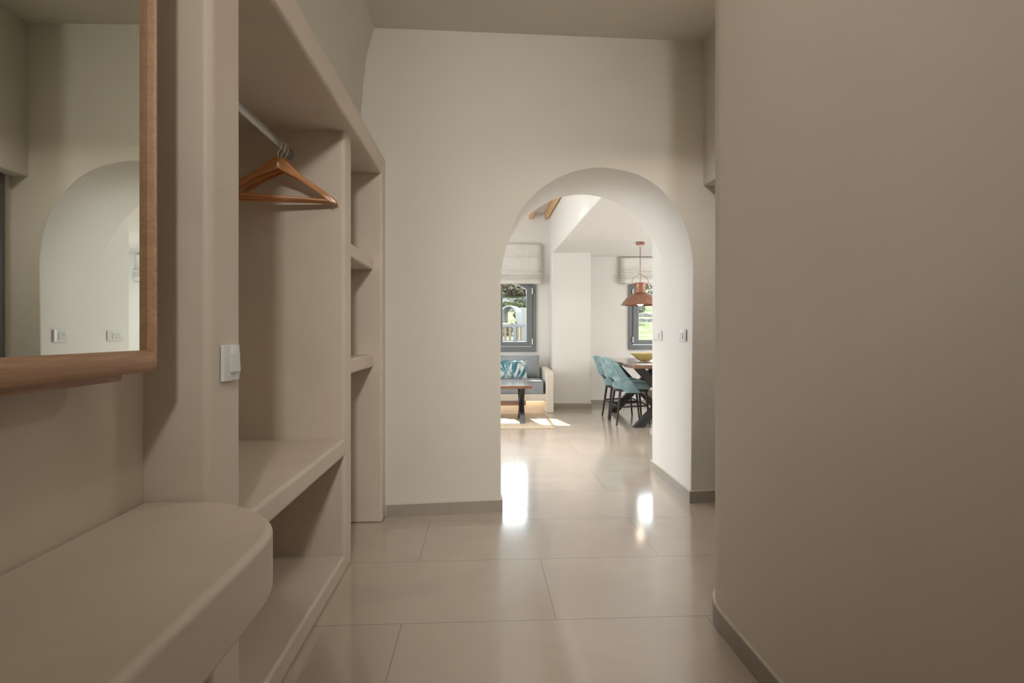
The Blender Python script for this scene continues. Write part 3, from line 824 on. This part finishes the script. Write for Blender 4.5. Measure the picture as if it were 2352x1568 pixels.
bw = thing('golden_bowl', (2.09, 7.22, .7575), 'shallow gold bowl standing on the dining table', 'bowl')
mb = MB(); prof = [(.0005, .004), (.05, .002), (.062, .004), (.09, .022), (.135, .058), (.17, .088), (.184, .106), (.181, .1075), (.166, .091), (.131, .062), (.087, .028), (.05, .012), (.0005, .010)]
mb.lathe(prof, (0, 0, 0), 48); mb.v = [Vector((p.x*1.0+2.09, p.y*.72+7.22, p.z+.0015*sin(p.x*40)*(p.z > .05)+.7575)) for p in mb.v]
mb.build('bowl_shell', M['gold'], bw, angle=50)

# pendant
PX, PY = 2.078, 7.38
pn = thing('pendant_lamp', (PX, PY, 2.3149), 'hammered copper pendant lamp hanging over the dining table', 'pendant lamp')
MB().lathe([(.0005, 2.3145), (.056, 2.3145), (.057, 2.30), (.056, 2.286), (.050, 2.280), (.0005, 2.280)], (PX, PY, 0), 40).build('canopy', M['copper'], pn)
mb = MB()
mb.tube([(PX+.022*sin(a), PY, 2.262+.024*cos(a)*1.0) for a in [2*pi*k/20 for k in range(20)]], .0022, 6, closed=True)
mb.build('ring', M['copper'], pn)
mb = MB(); z = 2.236; k = 0
while z > 1.93:
    if k % 2: mb.tube([(PX+.0065*sin(a), PY, z+.015*cos(a)) for a in [2*pi*q/14 for q in range(14)]], .0023, 6, closed=True)
    else: mb.tube([(PX, PY+.0065*sin(a), z+.015*cos(a)) for a in [2*pi*q/14 for q in range(14)]], .0023, 6, closed=True)
    z -= .0225; k += 1
mb.build('chain', M['copper'], pn)
MB().tube([(PX, PY, 1.905), (PX, PY, 1.78)], .004, 8).build('stem', M['copper'], pn)
half = [(0, 1.912), (.010, 1.905), (.020, 1.885), (.045, 1.868), (.075, 1.858), (.097, 1.835), (.108, 1.805), (.108, 1.785), (.098, 1.765), (.088, 1.757)]
def chaikin(p, n=2):
    for _ in range(n):
        q = [p[0]]
        for a, b in zip(p, p[1:]): q += [tuple(a[i]*.75+b[i]*.25 for i in range(len(a))), tuple(a[i]*.25+b[i]*.75 for i in range(len(a)))]
        p = q+[p[-1]]
    return p
hp = chaikin(half)
MB().tube([(PX-x, PY, z) for x, z in hp[::-1]]+[(PX+x, PY, z) for x, z in hp[1:]], .0035, 8).build('bail', M['copper'], pn)
MB().lathe([(.0005, 1.782), (.066, 1.782), (.075, 1.776), (.076, 1.765), (.070, 1.760), (.069, 1.66), (.074, 1.650), (.070, 1.645)], (PX, PY, 0), 48).build('cap', M['copper'], pn)
for s in (-1, 1): MB().tube([(PX+s*.070, PY, 1.762), (PX+s*.100, PY, 1.762)], .010, 12).build('lug', M['copper'], pn)
prof = [(.068, 1.651), (.10, 1.640), (.145, 1.612), (.185, 1.575), (.222, 1.530), (.243, 1.499), (.258, 1.490), (.257, 1.487), (.240, 1.494), (.218, 1.526), (.181, 1.570), (.142, 1.606), (.098, 1.634), (.066, 1.645)]
MB().lathe(prof, (PX, PY, 0), 64).build('shade', M['copper'], pn)
MB().lathe([(.0005, 1.478), (.02, 1.480), (.040, 1.494), (.050, 1.52), (.045, 1.55), (.028, 1.59), (.018, 1.64), (.0005, 1.642)], (PX, PY, 0), 28).build('bulb', M['bulb'], pn)

# ================================================================== OUTSIDE
def hz(x, y):
    t = max(0, (y-31)/60)
    return .45+6.6*t**1.12 + .35*sin(x*.21+y*.13)*min(1, t*4)+.5*sin(x*.07-y*.05)*min(1, t*3)+.03*x*min(1, t*3)
mb = MB(); nx, ny = 90, 90; vs = []; fs = []
for i in range(nx+1):
    for j in range(ny+1):
        x = -25+75*i/nx; y = 31+65*(j/ny)
        vs.append((x, y, hz(x, y)+.10*random.random()*(j > 3)))
for i in range(nx):
    for j in range(ny): q = i*(ny+1)+j; fs.append((q, q+ny+1, q+ny+2, q+1))
mb.add(vs, fs); struct(mb.build('hillside', M['hill'], angle=180), 'dry green and straw hillside rising behind the windows', 'hillside')
struct(B(-20, 30, 9.43, 30.9, -.2, .0).build('terrace', M['terrace'], smooth=False), 'pale terrace outside the windows', 'terrace')
struct(B(-20, 30, 29.2, 31.2, 0, .66).build('wall_terrace', M['whitewash'], bevel=.03), 'low white terrace wall under the fence', 'wall')

def bush(name, c, r, hh, mat, label, cat='shrub', n=900, trunk=True, seed=0, leaf=.09, group=None):
    rnd = random.Random(seed); x0, y0 = c; z0 = hz(x0, y0)-.05
    t = thing(name, (x0, y0, z0), label, cat, group)
    lob = [(Vector((rnd.uniform(-.5, .5)*r, rnd.uniform(-.5, .5)*r, rnd.uniform(.35, .75)*hh)), rnd.uniform(.45, .65)) for _ in range(7)]
    mb = MB()
    for _ in range(n):
        l, k = rnd.choice(lob)
        d = Vector((rnd.gauss(0, 1), rnd.gauss(0, 1), rnd.gauss(0, 1))).normalized()*rnd.uniform(.6, 1)**.5
        p = l+Vector((d.x*r*k, d.y*r*k, d.z*hh*k*.6)); p.z = max(.03, p.z)
        a = Vector((rnd.gauss(0, 1), rnd.gauss(0, 1), rnd.gauss(0, 1))).normalized(); b = a.orthogonal().normalized()
        s = leaf*rnd.uniform(.6, 1.4); q = Vector((x0, y0, z0))+p
        mb.add([q-a*s-b*s*.5, q+a*s-b*s*.5, q+a*s*.8+b*s*.6, q-a*s*.8+b*s*.6], [(0, 1, 2, 3)])
    mb.build('foliage', mat, t, smooth=False, fix=False)
    mb = MB()
    for k in range(4):
        l = lob[k][0]; o = Vector((x0, y0, z0))
        mb.tube([o+Vector((0, 0, -.05)), o+l*.5+Vector((0, 0, .1)), o+l], [.05, .035, .015], 6)
    mb.build('stem', M['bush_brown'], t)
    return t
G, Br, Ol = M['bush_green'], M['bush_brown'], M['bush_olive']
gs = 'shrubs on the hillside outside the windows'
bl = [('shrub', (5.4, 86), 5.6, 2.5, Br, 'wide bare brown thicket on the crest seen at the top of the sofa window', 9000, .17),
      ('shrub', (3.2, 60), 1.2, .8, G, 'round green shrub mid-slope above the outdoor arch', 2400, .08),
      ('shrub', (5.1, 66), 1.4, 1.3, Ol, 'grey-green shrub mid-slope at the right of the sofa window', 2800, .09),
      ('shrub', (3.7, 50), .9, .8, Ol, 'grey-green shrub directly above the outdoor arch roof', 2400, .06),
      ('shrub', (1.72, 40), .75, .95, Br, 'round brown bush framed by the outdoor arch', 2600, .045),
      ('shrub', (11.3, 43.5), 1.2, 1.3, Ol, 'grey-green shrub lowest in the dining window', 3200, .06),
      ('shrub', (12.6, 48.5), 1.2, 1.1, G, 'green shrub low in the dining window, next above the lowest one', 3200, .07),
      ('shrub', (13.9, 54), 1.5, 1.5, Ol, 'grey-green shrub half way up the slope in the dining window', 3200, .09),
      ('shrub', (15.9, 61), 1.6, 1.7, G, 'green shrub just under the copper lamp in the dining window', 3200, .10),
      ('shrub', (18.4, 70), 2.0, 2.0, Br, 'brown shrub near the crest in the dining window', 3200, .12),
      ('shrub', (23.0, 84), 4.6, 3.4, Br, 'brown thicket on the crest in the dining window', 4200, .18)]
for i, (nm, c, r, hh, mt, lab, n_, lf) in enumerate(bl): bush(nm, c, r, hh, mt, lab, n=n_, seed=i+3, leaf=lf, group=gs)
rndw = random.Random(11)
for k, (yy, hh) in enumerate(((45.5, .32), (57, .42), (76.5, .6))):
    mb = MB(); x = -4.0
    while x < 26:
        w = rndw.uniform(.25, .7); h1 = hh*rndw.uniform(.75, 1.1); z0 = hz(x, yy)
        mb.box(x, x+w*.94, yy-rndw.uniform(.15, .3), yy+.3, z0-.2, z0+h1); x += w
    struct(mb.build('wall_terrace_stone', M['rock'], bevel=.06, seg=2), 'dry stone terrace wall across the hillside', 'wall')
def rock(c, r, lab, seed):
    rnd = random.Random(seed); bm = bmesh.new(); bmesh.ops.create_icosphere(bm, subdivisions=3, radius=1)
    from mathutils import noise as mn
    x, y = c; z = hz(x, y)
    mb = MB(); vs = []
    for v_ in bm.verts:
        k = 1+.35*mn.noise(v_.co*1.3+Vector((seed, 0, 0)))+.12*mn.noise(v_.co*4)
        vs.append((x+v_.co.x*r*k, y+v_.co.y*r*k*.8, z+v_.co.z*r*.6*k))
    mb.add(vs, [tuple(q.index for q in f_.verts) for f_ in bm.faces]); bm.free()
    return tag(mb.build('boulder', M['rock'], smooth=True, angle=30), lab, 'boulder', 'boulders on the slope in the sofa window')
rock((2.9, 74), .8, 'larger blue-grey boulder on the slope at the left of the sofa window', 2)
rock((4.3, 74.5), .55, 'smaller blue-grey boulder right of the larger one', 5)

tag(B(2.25, 6.5, 34.0, 34.4, .3, 2.62).build('garden_wall', M['whitewash'], bevel=.03), 'pale garden wall outdoors to the right of the white vaulted arch', 'wall')
# outdoor arch: barrel vault on piers, axis running away to the right
oa = thing('outdoor_arch', (1.55, 30.4, .66), 'small white vaulted arch outdoors seen through the sofa window', 'outdoor arch')
mb = MB(); cx0, r0, r1 = 1.42, .36, .43
ang = [radians(a) for a in range(0, 181, 9)]
secs = []
zc = 2.15
for (yy, sh) in ((30.2, 0), (31.2, .36)):
    o_ = [(cx0+sh+r1*1.0*cos(a), yy, zc+r1*sin(a)) for a in ang]; i_ = [(cx0+sh+r0*cos(a), yy, zc+r0*sin(a)) for a in ang]
    o_ = [(cx0+sh+r1, yy, 1.66)]+o_+[(cx0+sh-r1, yy, 1.66)]; i_ = [(cx0+sh+r0, yy, 1.66)]+i_+[(cx0+sh-r0, yy, 1.66)]
    secs.append((o_, i_))
n = len(secs[0][0])
vs = secs[0][0]+secs[0][1]+secs[1][0]+secs[1][1]
fs = []
for i in range(n-1):
    fs += [(i, i+1, n+i+1, n+i), (2*n+i, 3*n+i, 3*n+i+1, 2*n+i+1), (i, 2*n+i, 2*n+i+1, i+1), (n+i, n+i+1, 3*n+i+1, 3*n+i)]
fs += [(0, n, 3*n, 2*n), (n-1, 3*n-1, 4*n-1, 2*n-1)]
mb.add(vs, fs); mb.build('vault', M['whitewash'], oa, angle=50)
for x in (cx0+.385, cx0-.385):
    B(x-.05, x+.05, 30.2, 30.3, .663, 1.70).build('post', M['greyrail'], oa, bevel=.005)

fc = thing('outdoor_fence', (1.6, 29.9, .66), 'grey fence with wooden slats standing in front of the outdoor arch', 'fence')
B(-1.5, 5.5, 29.88, 29.96, 1.43, 1.56).build('top_rail', M['greyrail'], fc, bevel=.005)
B(-1.5, 5.5, 29.90, 29.95, .68, .74).build('bottom_rail', M['greyrail'], fc, bevel=.004)
for x in (-1.2, .2, 1.72, 2.35, 3.6, 4.8): B(x-.075, x+.075, 29.86, 29.98, .661, 1.60 if x == 1.72 else 1.50).build('post', M['greyrail'], fc, bevel=.005)
x = -1.4; k = 0
while x < 5.4:
    if not any(abs(x-p) < .13 for p in (-1.2, .2, 1.72, 2.35, 3.6, 4.8)):
        B(x-.06, x+.06, 29.91, 29.945, .70, 1.45).build('slat', M['slat'], fc)
    x += .24 if k % 2 else .17; k += 1
